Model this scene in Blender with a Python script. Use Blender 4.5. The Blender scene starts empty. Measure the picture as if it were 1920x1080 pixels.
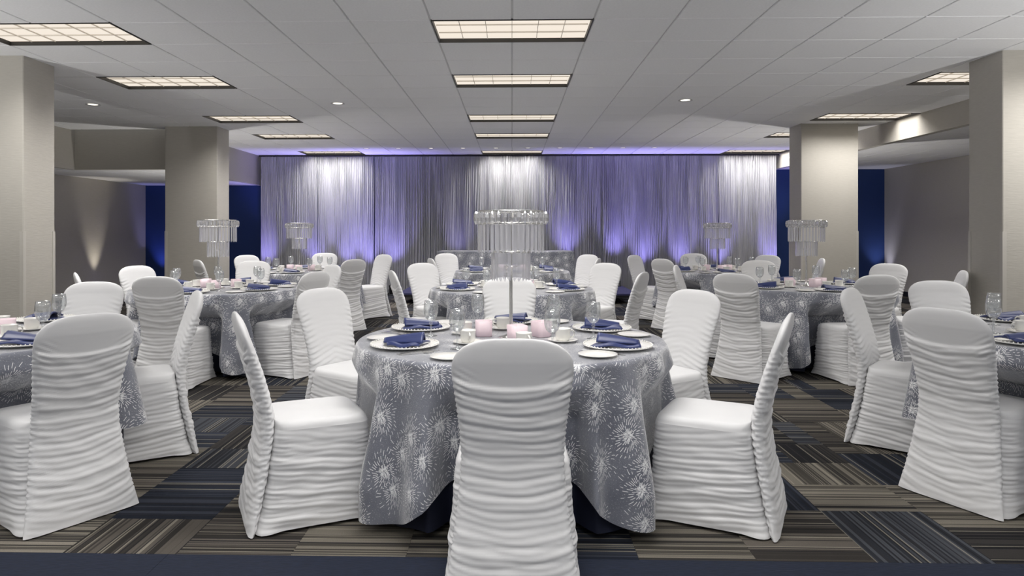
import bpy, bmesh, math, random
import numpy as np
from mathutils import Vector, Matrix, Euler

random.seed(7)
PI = math.pi
scene = bpy.context.scene
C = scene.collection

# ------------------------------------------------------------------ camera
CAM_H = 1.32
FPX = 1303.0            # focal length in pixels of the 1920 wide frame
YAW = math.radians(1.43)
PPX = 960 - FPX * math.tan(YAW)
HORIZON = 432.0
cam_data = bpy.data.cameras.new('camera')
cam = bpy.data.objects.new('camera', cam_data)
C.objects.link(cam)
cam.location = (0, 0, CAM_H)
cam.rotation_euler = (PI / 2, 0, YAW)
cam_data.sensor_width = 36.0
cam_data.lens = FPX / 1920 * 36.0
cam_data.shift_x = (960 - PPX) / 1920
cam_data.shift_y = -(540 - HORIZON) / 1920
cam_data.clip_start = 0.05
scene.camera = cam

# ------------------------------------------------------------------ world, exposure
world = bpy.data.worlds.new('world')
scene.world = world
world.use_nodes = True
bgn = world.node_tree.nodes['Background']
bgn.inputs[0].default_value = (0.97, 0.98, 1.0, 1)
bgn.inputs[1].default_value = 0.40
scene.view_settings.view_transform = 'Standard'
scene.view_settings.look = 'None'
scene.view_settings.gamma = 1.0
scene.view_settings.use_curve_mapping = False
scene.view_settings.exposure = -0.50

scene.cycles.max_bounces = 8
scene.cycles.diffuse_bounces = 4
scene.cycles.adaptive_threshold = 0.02
scene.cycles.glossy_bounces = 3
scene.cycles.transparent_max_bounces = 28

TROFFER_W = 36.0        # lamp power of one ceiling troffer
DOWN_W = 30.0           # recessed downlights
UPLIGHT_W = 165.0        # violet stage uplights

# ------------------------------------------------------------------ measures
CEIL = CAM_H + 1.575
TILE = 0.61
LOW_L = 2.29
LOW_R = 2.61
XL_NEAR, XL_FAR, XR = -6.90, -5.34, 5.49
Y_SOFFIT = 10.8
Y_CURT = 14.40
Y_BACK = 14.85
WALL_L, WALL_R = -7.90, 7.85
Y_OPEN = -4.0


def px_at(px, z):
    """ground position of a picture column at camera depth z"""
    xc = (px - PPX) * z / FPX
    return (xc * math.cos(YAW) - z * math.sin(YAW), xc * math.sin(YAW) + z * math.cos(YAW))


def px_on_y(px, y):
    t = (px - PPX) / FPX
    # xc = t*zc ; y = xc*s + zc*c
    zc = y / (t * math.sin(YAW) + math.cos(YAW))
    return t * zc * math.cos(YAW) - zc * math.sin(YAW)


def project(x, y):
    xc = x * math.cos(YAW) + y * math.sin(YAW)
    zc = -x * math.sin(YAW) + y * math.cos(YAW)
    if zc < 0.3:
        return None
    return PPX + FPX * xc / zc, zc


# ------------------------------------------------------------------ materials
def new_mat(name):
    m = bpy.data.materials.new(name)
    m.use_nodes = True
    nt = m.node_tree
    b = nt.nodes['Principled BSDF']
    return m, nt, b


def N(nt, kind, **kw):
    n = nt.nodes.new(kind)
    for k, v in kw.items():
        setattr(n, k, v)
    return n


def L(nt, a, b):
    nt.links.new(a, b)


def math_node(nt, op, a, b=None, clamp=False):
    n = N(nt, 'ShaderNodeMath', operation=op, use_clamp=clamp)
    for i, v in enumerate((a, b)):
        if v is None:
            continue
        if isinstance(v, (int, float)):
            n.inputs[i].default_value = v
        else:
            L(nt, v, n.inputs[i])
    return n.outputs[0]


def mix_col(nt, fac, a, b):
    n = N(nt, 'ShaderNodeMix', data_type='RGBA')
    for i, v in ((0, fac), (6, a), (7, b)):
        if isinstance(v, (int, float)):
            n.inputs[i].default_value = v
        elif isinstance(v, tuple):
            n.inputs[i].default_value = (*v, 1) if len(v) == 3 else v
        else:
            L(nt, v, n.inputs[i])
    return n.outputs[2]


def simple(name, col, rough=0.6, metal=0.0, noise=0.0, scale=30, bump=0.0, stretch=(1, 1, 1), spec=0.5, sheen=0.0):
    m, nt, b = new_mat(name)
    b.inputs['Roughness'].default_value = rough
    b.inputs['Metallic'].default_value = metal
    b.inputs['Specular IOR Level'].default_value = spec
    b.inputs['Sheen Weight'].default_value = sheen
    tc = N(nt, 'ShaderNodeTexCoord')
    mp = N(nt, 'ShaderNodeMapping')
    mp.inputs['Scale'].default_value = stretch
    L(nt, tc.outputs['Object'], mp.inputs[0])
    nz = N(nt, 'ShaderNodeTexNoise')
    nz.inputs['Scale'].default_value = scale
    nz.inputs['Detail'].default_value = 4
    L(nt, mp.outputs[0], nz.inputs['Vector'])
    k = max(noise, 0.02)
    lo = tuple(max(0, c * (1 - k)) for c in col)
    hi = tuple(min(1, c * (1 + k)) for c in col)
    L(nt, mix_col(nt, nz.outputs[0], lo, hi), b.inputs['Base Color'])
    if bump:
        bp = N(nt, 'ShaderNodeBump')
        bp.inputs['Strength'].default_value = bump
        bp.inputs['Distance'].default_value = 0.004
        L(nt, nz.outputs[0], bp.inputs['Height'])
        L(nt, bp.outputs[0], b.inputs['Normal'])
    return m


def emission(name, col, s):
    m = bpy.data.materials.new(name)
    m.use_nodes = True
    nt = m.node_tree
    nt.nodes.remove(nt.nodes['Principled BSDF'])
    e = N(nt, 'ShaderNodeEmission')
    tc = N(nt, 'ShaderNodeTexCoord')
    nz = N(nt, 'ShaderNodeTexNoise')
    nz.inputs['Scale'].default_value = 3.0
    L(nt, tc.outputs['Object'], nz.inputs['Vector'])
    L(nt, mix_col(nt, nz.outputs[0], tuple(c * 0.94 for c in col), col), e.inputs[0])
    e.inputs[1].default_value = s
    L(nt, e.outputs[0], nt.nodes['Material Output'].inputs[0])
    return m


def thin_glass(name, tint, white, rough=0.02, gloss=0.25):
    """clear glass walls: transmitted light, a Fresnel reflection, a little white scatter"""
    m = bpy.data.materials.new(name)
    m.use_nodes = True
    nt = m.node_tree
    nt.nodes.remove(nt.nodes['Principled BSDF'])
    tr = N(nt, 'ShaderNodeBsdfTransparent')
    tr.inputs[0].default_value = (*tint, 1)
    gl = N(nt, 'ShaderNodeBsdfGlossy')
    gl.inputs['Roughness'].default_value = rough
    tl = N(nt, 'ShaderNodeBsdfTranslucent')
    tl.inputs[0].default_value = (0.95, 0.95, 0.97, 1)
    df = N(nt, 'ShaderNodeBsdfDiffuse')
    df.inputs[0].default_value = (0.95, 0.95, 0.97, 1)
    a0 = N(nt, 'ShaderNodeMixShader')
    a0.inputs[0].default_value = 0.5
    L(nt, tl.outputs[0], a0.inputs[1])
    L(nt, df.outputs[0], a0.inputs[2])
    m1 = N(nt, 'ShaderNodeMixShader')
    m1.inputs[0].default_value = white
    L(nt, tr.outputs[0], m1.inputs[1])
    L(nt, a0.outputs[0], m1.inputs[2])
    fr = N(nt, 'ShaderNodeLayerWeight')
    fr.inputs[0].default_value = 0.5
    f2 = math_node(nt, 'ADD', math_node(nt, 'MULTIPLY', math_node(nt, 'POWER', fr.outputs['Facing'], 2.2), 0.75), gloss * 0.2, clamp=True)
    m2 = N(nt, 'ShaderNodeMixShader')
    L(nt, f2, m2.inputs[0])
    L(nt, m1.outputs[0], m2.inputs[1])
    L(nt, gl.outputs[0], m2.inputs[2])
    L(nt, m2.outputs[0], nt.nodes['Material Output'].inputs[0])
    return m


M = {}
M['wall'] = simple('wall_vinyl', (0.50, 0.475, 0.425), 0.7, noise=0.10, scale=9, bump=0.25, stretch=(1.5, 1.5, 14))
M['blue'] = simple('blue_paint', (0.014, 0.045, 0.175), 0.65, noise=0.05, scale=20)
M['guard'] = simple('guard_plastic', (0.545, 0.52, 0.47), 0.5, noise=0.03)
M['tile'] = simple('mineral_tile', (0.88, 0.88, 0.88), 0.9, noise=0.07, scale=60, bump=0.25, stretch=(1, 1, 1))
M['tbar'] = simple('grid_metal', (0.62, 0.62, 0.62), 0.6, noise=0.03)
M['base'] = simple('dark_base', (0.012, 0.012, 0.02), 0.6)
M['navycarpet'] = simple('navy_carpet', (0.006, 0.011, 0.028), 0.95, noise=0.7, scale=60, bump=0.5, stretch=(0.4, 2.5, 1))
M['carpetbase'] = simple('carpet_backing', (0.02, 0.02, 0.025), 0.95)
M['stagecarpet'] = simple('stage_carpet', (0.05, 0.05, 0.13), 0.95, noise=0.3, scale=60)
M['black'] = simple('black_metal', (0.012, 0.012, 0.014), 0.5)
M['frame'] = simple('troffer_frame', (0.035, 0.033, 0.03), 0.5)
M['louver'] = simple('troffer_louver', (0.75, 0.70, 0.62), 0.5)
M['diffuser'] = emission('troffer_lens', (1.0, 0.90, 0.78), 1.36)
M['lampglow'] = emission('lamp_glow', (1.0, 0.93, 0.80), 3.0)
M['violetglow'] = emission('violet_glow', (0.35, 0.30, 1.0), 3.0)
M['china'] = simple('china', (0.86, 0.85, 0.81), 0.25, noise=0.01, spec=0.5)
M['napkin'] = simple('navy_satin', (0.018, 0.032, 0.135), 0.38, noise=0.15, scale=12, sheen=0.2)
M['steel'] = simple('polished_steel', (0.78, 0.77, 0.75), 0.18, metal=1.0)
M['pink'] = simple('pink_wax_glass', (0.92, 0.75, 0.80), 0.35, noise=0.03)
M['under'] = simple('navy_cloth', (0.006, 0.009, 0.028), 0.75, noise=0.1)
M['glass'] = thin_glass('goblet_glass', (0.96, 0.97, 0.97), 0.08, gloss=0.5)
M['crystal_bead'] = thin_glass('cut_crystal', (0.95, 0.95, 0.96), 0.30, rough=0.05, gloss=1.5)
M['crystal'] = thin_glass('crystal', (0.97, 0.97, 0.99), 0.36, rough=0.06, gloss=0.5)


def spandex():
    m, nt, b = new_mat('white_spandex')
    b.inputs['Base Color'].default_value = (0.82, 0.82, 0.82, 1)
    b.inputs['Roughness'].default_value = 0.52
    b.inputs['Specular IOR Level'].default_value = 0.35
    b.inputs['Sheen Weight'].default_value = 0.15
    tc = N(nt, 'ShaderNodeTexCoord')
    mp = N(nt, 'ShaderNodeMapping')
    mp.inputs['Scale'].default_value = (4, 4, 34)
    L(nt, tc.outputs['Object'], mp.inputs[0])
    nz = N(nt, 'ShaderNodeTexNoise')
    nz.inputs['Scale'].default_value = 1.6
    nz.inputs['Detail'].default_value = 3
    L(nt, mp.outputs[0], nz.inputs['Vector'])
    L(nt, mix_col(nt, nz.outputs[0], (0.80, 0.80, 0.805), (0.86, 0.86, 0.86)), b.inputs['Base Color'])
    return m


M['spandex'] = spandex()


def sequin():
    """silver organza with dashed firework bursts of sequins, on the cloth's own flat coordinates"""
    m, nt, b = new_mat('sequin_organza')
    uv = N(nt, 'ShaderNodeUVMap')
    uv.uv_map = 'cloth'
    vo = N(nt, 'ShaderNodeTexVoronoi', voronoi_dimensions='2D')
    vo.inputs['Scale'].default_value = 5.6
    vo.inputs['Randomness'].default_value = 0.75
    L(nt, uv.outputs[0], vo.inputs['Vector'])
    sub = N(nt, 'ShaderNodeVectorMath', operation='SUBTRACT')
    L(nt, uv.outputs[0], sub.inputs[0])
    L(nt, vo.outputs['Position'], sub.inputs[1])
    sep = N(nt, 'ShaderNodeSeparateXYZ')
    L(nt, sub.outputs[0], sep.inputs[0])
    ln = N(nt, 'ShaderNodeVectorMath', operation='LENGTH')
    L(nt, sub.outputs[0], ln.inputs[0])
    r = ln.outputs['Value']
    ang = math_node(nt, 'ARCTAN2', sep.outputs[1], sep.outputs[0])
    # bent rays
    ang2 = math_node(nt, 'ADD', ang, math_node(nt, 'MULTIPLY', r, 3.0))
    k = 36 / (2 * PI)
    cell = math_node(nt, 'MULTIPLY', ang2, k)
    frac = math_node(nt, 'FRACT', cell)
    idx = math_node(nt, 'FLOOR', cell)
    wn = N(nt, 'ShaderNodeTexWhiteNoise', noise_dimensions='1D')
    L(nt, idx, wn.inputs['W'])
    # distance to the ray's middle in metres, so rays keep their width
    off = math_node(nt, 'ABSOLUTE', math_node(nt, 'SUBTRACT', frac, 0.5))
    dist = math_node(nt, 'MULTIPLY', off, math_node(nt, 'DIVIDE', r, k))
    line = math_node(nt, 'LESS_THAN', dist, 0.0014)
    dash = math_node(nt, 'FRACT', math_node(nt, 'ADD', math_node(nt, 'MULTIPLY', r, 26.0), math_node(nt, 'MULTIPLY', wn.outputs[0], 7.3)))
    dash = math_node(nt, 'LESS_THAN', dash, 0.62)
    rmax = math_node(nt, 'ADD', math_node(nt, 'MULTIPLY', wn.outputs[0], 0.045), 0.072)
    inside = math_node(nt, 'LESS_THAN', r, rmax)
    mask = math_node(nt, 'MULTIPLY', math_node(nt, 'MULTIPLY', line, dash), inside)
    # single loose sequins
    v2 = N(nt, 'ShaderNodeTexVoronoi', voronoi_dimensions='2D')
    v2.inputs['Scale'].default_value = 55
    L(nt, uv.outputs[0], v2.inputs['Vector'])
    dots = math_node(nt, 'LESS_THAN', v2.outputs['Distance'], 0.10)
    mask = math_node(nt, 'MAXIMUM', mask, math_node(nt, 'MULTIPLY', dots, 0.22))
    nz = N(nt, 'ShaderNodeTexNoise')
    nz.inputs['Scale'].default_value = 5
    nz.inputs['Detail'].default_value = 7
    L(nt, uv.outputs[0], nz.inputs['Vector'])
    basec = mix_col(nt, nz.outputs[0], (0.055, 0.062, 0.095), (0.36, 0.375, 0.425))
    L(nt, mix_col(nt, mask, basec, (0.97, 0.97, 0.98)), b.inputs['Base Color'])
    b.inputs['Metallic'].default_value = 0.0
    rr = N(nt, 'ShaderNodeMapRange')
    L(nt, mask, rr.inputs[0])
    rr.inputs[3].default_value = 0.50
    rr.inputs[4].default_value = 0.22
    L(nt, rr.outputs[0], b.inputs['Roughness'])
    b.inputs['Sheen Weight'].default_value = 1.0
    b.inputs['Sheen Roughness'].default_value = 0.4
    nb = N(nt, 'ShaderNodeTexNoise')
    nb.inputs['Scale'].default_value = 160
    L(nt, uv.outputs[0], nb.inputs['Vector'])
    bp = N(nt, 'ShaderNodeBump')
    bp.inputs['Strength'].default_value = 0.55
    bp.inputs['Distance'].default_value = 0.004
    L(nt, nb.outputs[0], bp.inputs['Height'])
    L(nt, bp.outputs[0], b.inputs['Normal'])
    return m


M['sequin'] = sequin()


def curtain_mat():
    m = bpy.data.materials.new('silver_drape')
    m.use_nodes = True
    nt = m.node_tree
    b = nt.nodes['Principled BSDF']
    tc = N(nt, 'ShaderNodeTexCoord')
    mp = N(nt, 'ShaderNodeMapping')
    mp.inputs['Scale'].default_value = (30, 30, 5)
    L(nt, tc.outputs['Object'], mp.inputs[0])
    nz = N(nt, 'ShaderNodeTexNoise')
    nz.inputs['Scale'].default_value = 1.5
    nz.inputs['Detail'].default_value = 5
    L(nt, mp.outputs[0], nz.inputs['Vector'])
    L(nt, mix_col(nt, nz.outputs[0], (0.36, 0.36, 0.385), (0.60, 0.60, 0.62)), b.inputs['Base Color'])
    b.inputs['Roughness'].default_value = 0.5
    b.inputs['Sheen Weight'].default_value = 0.3
    tl = N(nt, 'ShaderNodeBsdfTranslucent')
    tl.inputs[0].default_value = (0.5, 0.5, 0.52, 1)
    mx = N(nt, 'ShaderNodeMixShader')
    mx.inputs[0].default_value = 0.2
    L(nt, b.outputs[0], mx.inputs[1])
    L(nt, tl.outputs[0], mx.inputs[2])
    L(nt, mx.outputs[0], nt.nodes['Material Output'].inputs[0])
    return m


M['curtain'] = curtain_mat()


def carpet_mat():
    """woven stripes; each tile brings its own three yarn colours and stripe direction"""
    m, nt, b = new_mat('striped_carpet')
    ca = N(nt, 'ShaderNodeAttribute', attribute_name='yarn_a')
    cb = N(nt, 'ShaderNodeAttribute', attribute_name='yarn_b')
    su = N(nt, 'ShaderNodeAttribute', attribute_name='stripe_u')
    u = su.outputs['Fac']
    w1 = N(nt, 'ShaderNodeTexWhiteNoise', noise_dimensions='1D')
    L(nt, math_node(nt, 'FLOOR', math_node(nt, 'DIVIDE', u, 0.030)), w1.inputs['W'])
    w2 = N(nt, 'ShaderNodeTexWhiteNoise', noise_dimensions='1D')
    L(nt, math_node(nt, 'FLOOR', math_node(nt, 'DIVIDE', u, 0.011)), w2.inputs['W'])
    w3 = N(nt, 'ShaderNodeTexWhiteNoise', noise_dimensions='1D')
    L(nt, math_node(nt, 'FLOOR', math_node(nt, 'ADD', math_node(nt, 'DIVIDE', u, 0.007), 31.7)), w3.inputs['W'])
    f = math_node(nt, 'ADD', math_node(nt, 'MULTIPLY', w1.outputs[0], 0.65), math_node(nt, 'MULTIPLY', w2.outputs[0], 0.45), clamp=True)
    rp = N(nt, 'ShaderNodeMapRange', interpolation_type='SMOOTHSTEP')
    L(nt, f, rp.inputs[0])
    rp.inputs[1].default_value = 0.40
    rp.inputs[2].default_value = 0.66
    base = mix_col(nt, rp.outputs[0], ca.outputs['Color'], cb.outputs['Color'])
    pale = math_node(nt, 'GREATER_THAN', w3.outputs[0], 0.915)
    col = mix_col(nt, math_node(nt, 'MULTIPLY', pale, 0.55), base, (0.42, 0.385, 0.31))
    dark = math_node(nt, 'LESS_THAN', w3.outputs[0], 0.15)
    col = mix_col(nt, math_node(nt, 'MULTIPLY', dark, 0.8), col, (0.012, 0.012, 0.016))
    tc = N(nt, 'ShaderNodeTexCoord')
    nz = N(nt, 'ShaderNodeTexNoise')
    nz.inputs['Scale'].default_value = 260
    L(nt, tc.outputs['Object'], nz.inputs['Vector'])
    col = mix_col(nt, math_node(nt, 'MULTIPLY', nz.outputs[0], 0.5), col, (0.015, 0.014, 0.014))
    L(nt, col, b.inputs['Base Color'])
    b.inputs['Roughness'].default_value = 0.95
    b.inputs['Specular IOR Level'].default_value = 0.15
    bp = N(nt, 'ShaderNodeBump')
    bp.inputs['Strength'].default_value = 0.4
    bp.inputs['Distance'].default_value = 0.003
    L(nt, nz.outputs[0], bp.inputs['Height'])
    L(nt, bp.outputs[0], b.inputs['Normal'])
    return m


M['carpet'] = carpet_mat()


# ------------------------------------------------------------------ mesh helpers
def link(name, me, mat, parent=None, smooth=False, loc=None):
    o = bpy.data.objects.new(name, me)
    if mat is not None and not me.materials:
        me.materials.append(mat)
    if smooth:
        me.polygons.foreach_set('use_smooth', [True] * len(me.polygons))
    if parent is not None:
        o.parent = parent
    if loc is not None:
        o.location = loc
    C.objects.link(o)
    return o


def mesh_from(verts, faces, name='mesh'):
    me = bpy.data.meshes.new(name)
    me.from_pydata([tuple(v) for v in verts], [], faces)
    me.update()
    return me


class MB:
    def __init__(self):
        self.v, self.f = [], []

    def add(self, verts, faces):
        n = len(self.v)
        self.v += [tuple(v) for v in verts]
        self.f += [tuple(i + n for i in f) for f in faces]
        return self

    def box(self, x0, x1, y0, y1, z0, z1):
        v = [(x, y, z) for z in (z0, z1) for y in (y0, y1) for x in (x0, x1)]
        return self.add(v, [(0, 2, 3, 1), (4, 5, 7, 6), (0, 1, 5, 4), (2, 6, 7, 3), (0, 4, 6, 2), (1, 3, 7, 5)])

    def lathe(self, prof, n=24, c=(0, 0, 0), close=False):
        v, f = [], []
        for (r, z) in prof:
            for i in range(n):
                a = 2 * PI * i / n
                v.append((c[0] + r * math.cos(a), c[1] + r * math.sin(a), c[2] + z))
        m = len(prof)
        for j in range(m - 1 if not close else m):
            for i in range(n):
                a, b2 = j * n + i, j * n + (i + 1) % n
                k = ((j + 1) % m) * n
                f.append((a, b2, k + (i + 1) % n, k + i))
        return self.add(v, f)

    def tube(self, pts, r, n=8):
        pts = [Vector(p) for p in pts]
        v, f = [], []
        for k, p in enumerate(pts):
            d = (pts[min(k + 1, len(pts) - 1)] - pts[max(k - 1, 0)]).normalized()
            q = d.to_track_quat('Z', 'Y')
            for i in range(n):
                a = 2 * PI * i / n
                v.append(tuple(p + q @ Vector((r * math.cos(a), r * math.sin(a), 0))))
        for k in range(len(pts) - 1):
            for i in range(n):
                f.append((k * n + i, k * n + (i + 1) % n, (k + 1) * n + (i + 1) % n, (k + 1) * n + i))
        f.append(tuple(range(n))[::-1])
        f.append(tuple((len(pts) - 1) * n + i for i in range(n)))
        return self.add(v, f)

    def mesh(self, name='mesh'):
        return mesh_from(self.v, self.f, name)

    def build(self, name, mat, parent=None, smooth=False, loc=None):
        return link(name, self.mesh(name), mat, parent, smooth, loc)


def tag(o, label=None, cat=None, group=None, kind=None):
    if label:
        o['label'] = label
    if cat:
        o['category'] = cat
    if group:
        o['group'] = group
    if kind:
        o['kind'] = kind
    return o


def empty(name, loc=(0, 0, 0), rz=0.0):
    o = bpy.data.objects.new(name, None)
    o.empty_display_size = 0.1
    o.location = loc
    o.rotation_euler = (0, 0, rz)
    C.objects.link(o)
    return o


def copy_tree(o, parent=None):
    c = o.copy()
    C.objects.link(c)
    c.parent = parent
    for ch in list(o.children):
        copy_tree(ch, c)
    return c


# ------------------------------------------------------------------ floor: carpet tiles
floor = MB().box(WALL_L - 0.3, WALL_R + 0.3, Y_OPEN, Y_BACK + 0.2, -0.2, -0.006).build('floor', M['carpetbase'])
tag(floor, 'striped carpet floor in beige, charcoal and navy', None, kind='structure')
Y_BORDER = 2.80
PAL = [((0.066, 0.060, 0.050), (0.225, 0.204, 0.168)),    # khaki
       ((0.010, 0.010, 0.012), (0.038, 0.035, 0.033)),    # charcoal
       ((0.010, 0.014, 0.025), (0.036, 0.043, 0.062)),    # navy
       ((0.030, 0.027, 0.024), (0.120, 0.106, 0.090)),    # taupe
       ((0.022, 0.025, 0.033), (0.072, 0.078, 0.092))]    # slate
tile_rects = []
rng = random.Random(21)
cw = 0.47
x = -7.95
col_i = 0
while x < 7.8:
    y = Y_BORDER
    while y < Y_BACK - 0.02:
        d = rng.choice((0.34, 0.34, 0.68, 0.51))
        y1 = min(y + d, Y_BACK)
        x1 = min(x + cw, WALL_R)
        if rng.random() < 0.22:
            xm = x + cw * rng.choice((0.33, 0.5, 0.67))
            tile_rects.append((x, xm, y, y1))
            tile_rects.append((xm, x1, y, y1))
        else:
            tile_rects.append((x, x1, y, y1))
        y = y1
    x += cw


def tile_attrs(me, rects_per_face, seeds):
    npoly = len(me.polygons)
    a = me.attributes.new('yarn_a', 'FLOAT_COLOR', 'CORNER')
    b = me.attributes.new('yarn_b', 'FLOAT_COLOR', 'CORNER')
    s = me.attributes.new('stripe_u', 'FLOAT', 'CORNER')
    ca, cb, us = [], [], []
    for p in me.polygons:
        k = p.index // 5
        pal, along, off, dark = seeds[k]
        for li in p.loop_indices:
            co = me.vertices[me.loops[li].vertex_index].co
            ca += [c * dark for c in PAL[pal][0]] + [1]
            cb += [c * dark for c in PAL[pal][1]] + [1]
            us.append((co.x if along else co.y) + off)
    me.attributes['yarn_a'].data.foreach_set('color', ca)
    me.attributes['yarn_b'].data.foreach_set('color', cb)
    me.attributes['stripe_u'].data.foreach_set('value', us)


def carpet_box(mb, r, z1=0.0):
    x0, x1, y0, y1 = r
    g = 0.0006
    v = [(xx, yy, zz) for zz in (-0.006, z1) for yy in (y0 + g, y1 - g) for xx in (x0 + g, x1 - g)]
    mb.add(v, [(4, 5, 7, 6), (0, 1, 5, 4), (2, 6, 7, 3), (0, 4, 6, 2), (1, 3, 7, 5)])


def seed():
    pal = rng.choices((0, 1, 2, 3, 4), (26, 22, 20, 20, 12))[0]
    return (pal, rng.random() < 0.42, rng.randint(1, 400) * 0.37, rng.uniform(0.8, 1.25))


near, rest = [], []
for r in tile_rects:
    p = project((r[0] + r[1]) / 2, (r[2] + r[3]) / 2)
    if p and -60 < p[0] < 1980:
        near.append((p[1], r))
    else:
        rest.append(r)
near.sort()
for z, r in near[:300]:
    mb = MB()
    carpet_box(mb, r)
    me = mb.mesh('carpet_tile')
    tile_attrs(me, None, [seed()])
    link('carpet_tile', me, M['carpet'], floor)
rest += [r for z, r in near[300:]]
mb = MB()
sd = []
for r in rest:
    carpet_box(mb, r)
    sd.append(seed())
me = mb.mesh('carpet_tiles')
tile_attrs(me, None, sd)
tag(link('carpet_tiles', me, M['carpet'], floor), kind='stuff')
for (x0, x1) in ((-8.0, -4.5), (-4.5, -1.4), (-1.4, 2.0), (2.0, 5.0), (5.0, 7.85)):
    MB().box(x0 + 0.0007, x1 - 0.0007, Y_OPEN, Y_BORDER - 0.0006, -0.006, 0.0).build('border_carpet', M['navycarpet'], floor)

# ------------------------------------------------------------------ ceiling
troffers = []
for gy in (5.20, 7.03, 9.47, 11.30, 13.74):
    for gx, nm in ((-0.61, 'centre'), (-4.27, 'left'), (4.27, 'right')):
        troffers.append((gx, gy, nm))
# the rows go on behind the photographer
for gy in (2.76, 0.32, -2.12):
    for gx in (-0.61, -4.27, 4.27):
        troffers.append((gx, gy, None))
GX0 = -12 * TILE
GY0 = 5.20 - 15 * TILE


def in_troffer(cx, cy):
    for gx, gy, _ in troffers:
        if gx < cx < gx + 2 * TILE and gy < cy < gy + TILE:
            return True
    return False


def left_edge(y):
    return XL_NEAR if y < Y_SOFFIT else XL_FAR


# grid carrier with openings for the troffers
cb = MB()
cells, cells_far = [], []
for i in range(0, 22):
    for j in range(0, 32):
        x0, x1 = GX0 + i * TILE, GX0 + (i + 1) * TILE
        y0, y1 = GY0 + j * TILE, GY0 + (j + 1) * TILE
        le = left_edge((y0 + y1) / 2)
        x0, x1 = max(x0, le), min(x1, XR)
        y1 = min(y1, Y_CURT + 0.2)
        if x1 - x0 < 0.05 or y1 - y0 < 0.05:
            continue
        if in_troffer((x0 + x1) / 2, (y0 + y1) / 2):
            continue
        cb.box(x0, x1, y0, y1, CEIL + 0.009, CEIL + 0.03)
        p = project((x0 + x1) / 2, (y0 + y1) / 2)
        if p and -90 < p[0] < 2010 and 4.5 < p[1] < 12.6:
            cells.append((p[1], x0, x1, y0, y1))
        else:
            cells_far.append((x0, x1, y0, y1))
ceiling = cb.build('ceiling', M['tbar'])
tag(ceiling, 'suspended ceiling of square mineral tiles', kind='structure')


def tile_mesh(w, d):
    g = 0.0065
    h = 0.012
    a, b2 = w / 2 - g, d / 2 - g
    v = [(-a + .004, -b2 + .004, 0), (a - .004, -b2 + .004, 0), (a - .004, b2 - .004, 0), (-a + .004, b2 - .004, 0),
         (-a, -b2, .004), (a, -b2, .004), (a, b2, .004), (-a, b2, .004),
         (-a, -b2, h), (a, -b2, h), (a, b2, h), (-a, b2, h)]
    f = [(3, 2, 1, 0)]
    for k in range(4):
        n = (k + 1) % 4
        f += [(k, n, 4 + n, 4 + k), (4 + k, 4 + n, 8 + n, 8 + k)]
    return v, f


cells.sort()
tile_cache = {}
for k, (z, x0, x1, y0, y1) in enumerate(cells):
    if k >= 300:
        cells_far.append((x0, x1, y0, y1))
        continue
    key = (round(x1 - x0, 3), round(y1 - y0, 3))
    if key not in tile_cache:
        me = mesh_from(*tile_mesh(*key), 'ceiling_tile')
        tile_cache[key] = me
    link('ceiling_tile', tile_cache[key], M['tile'], ceiling, loc=((x0 + x1) / 2, (y0 + y1) / 2, CEIL))


def joined_tiles(cells, z, parent, name):
    mb = MB()
    for (x0, x1, y0, y1) in cells:
        v, f = tile_mesh(x1 - x0, y1 - y0)
        cx, cy = (x0 + x1) / 2, (y0 + y1) / 2
        mb.add([(a + cx, b2 + cy, c + z) for a, b2, c in v], f)
    tag(mb.build(name, M['tile'], parent), kind='stuff')


joined_tiles(cells_far, CEIL, ceiling, 'ceiling_tiles')


def low_ceiling(name, rects, z):
    mb = MB()
    cells = []
    for (x0, x1, y0, y1) in rects:
        mb.box(x0, x1, y0, y1, z + 0.009, z + 0.03)
        nx, ny = max(1, round((x1 - x0) / TILE)), max(1, round((y1 - y0) / TILE))
        for i in range(nx):
            for j in range(ny):
                cells.append((x0 + (x1 - x0) * i / nx, x0 + (x1 - x0) * (i + 1) / nx,
                              y0 + (y1 - y0) * j / ny, y0 + (y1 - y0) * (j + 1) / ny))
    o = mb.build(name, M['tbar'])
    tag(o, kind='structure')
    joined_tiles(cells, z, o, 'ceiling_tiles')
    return o


low_ceiling('ceiling_left', [(WALL_L, XL_NEAR - 0.1, Y_OPEN, Y_SOFFIT), (WALL_L, XL_FAR - 0.1, Y_SOFFIT + 0.1, Y_BACK)], LOW_L)
low_ceiling('ceiling_right', [(XR + 0.1, WALL_R, Y_OPEN, Y_BACK)], LOW_R)

# soffit faces
def struct(name, mb, mat, label=None):
    o = mb.build(name, M[mat])
    tag(o, label, kind='structure')
    return o


struct('wall_soffit_left', MB().box(XL_NEAR - 0.1, XL_NEAR, Y_OPEN, Y_SOFFIT, LOW_L - 0.01, CEIL + 0.05)
       .box(XL_NEAR - 0.1, XL_FAR, Y_SOFFIT, Y_SOFFIT + 0.1, LOW_L - 0.01, CEIL + 0.05)
       .box(XL_FAR - 0.1, XL_FAR, Y_SOFFIT + 0.1, Y_BACK, LOW_L - 0.01, CEIL + 0.05), 'wall',
       'beige dropped soffit stepping down left of the main ceiling')
struct('wall_soffit_right', MB().box(XR, XR + 0.1, Y_OPEN, Y_BACK, LOW_R - 0.01, CEIL + 0.05), 'wall',
       'beige beam face along the right of the main ceiling')
struct('wall_left', MB().box(WALL_L - 0.12, WALL_L, Y_OPEN, 13.45, 0, LOW_L + 0.03)
       .box(WALL_L - 0.2, WALL_L - 0.03, 13.45, Y_BACK, 0, LOW_L + 0.03), 'wall', 'beige vinyl side wall at left')
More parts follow.
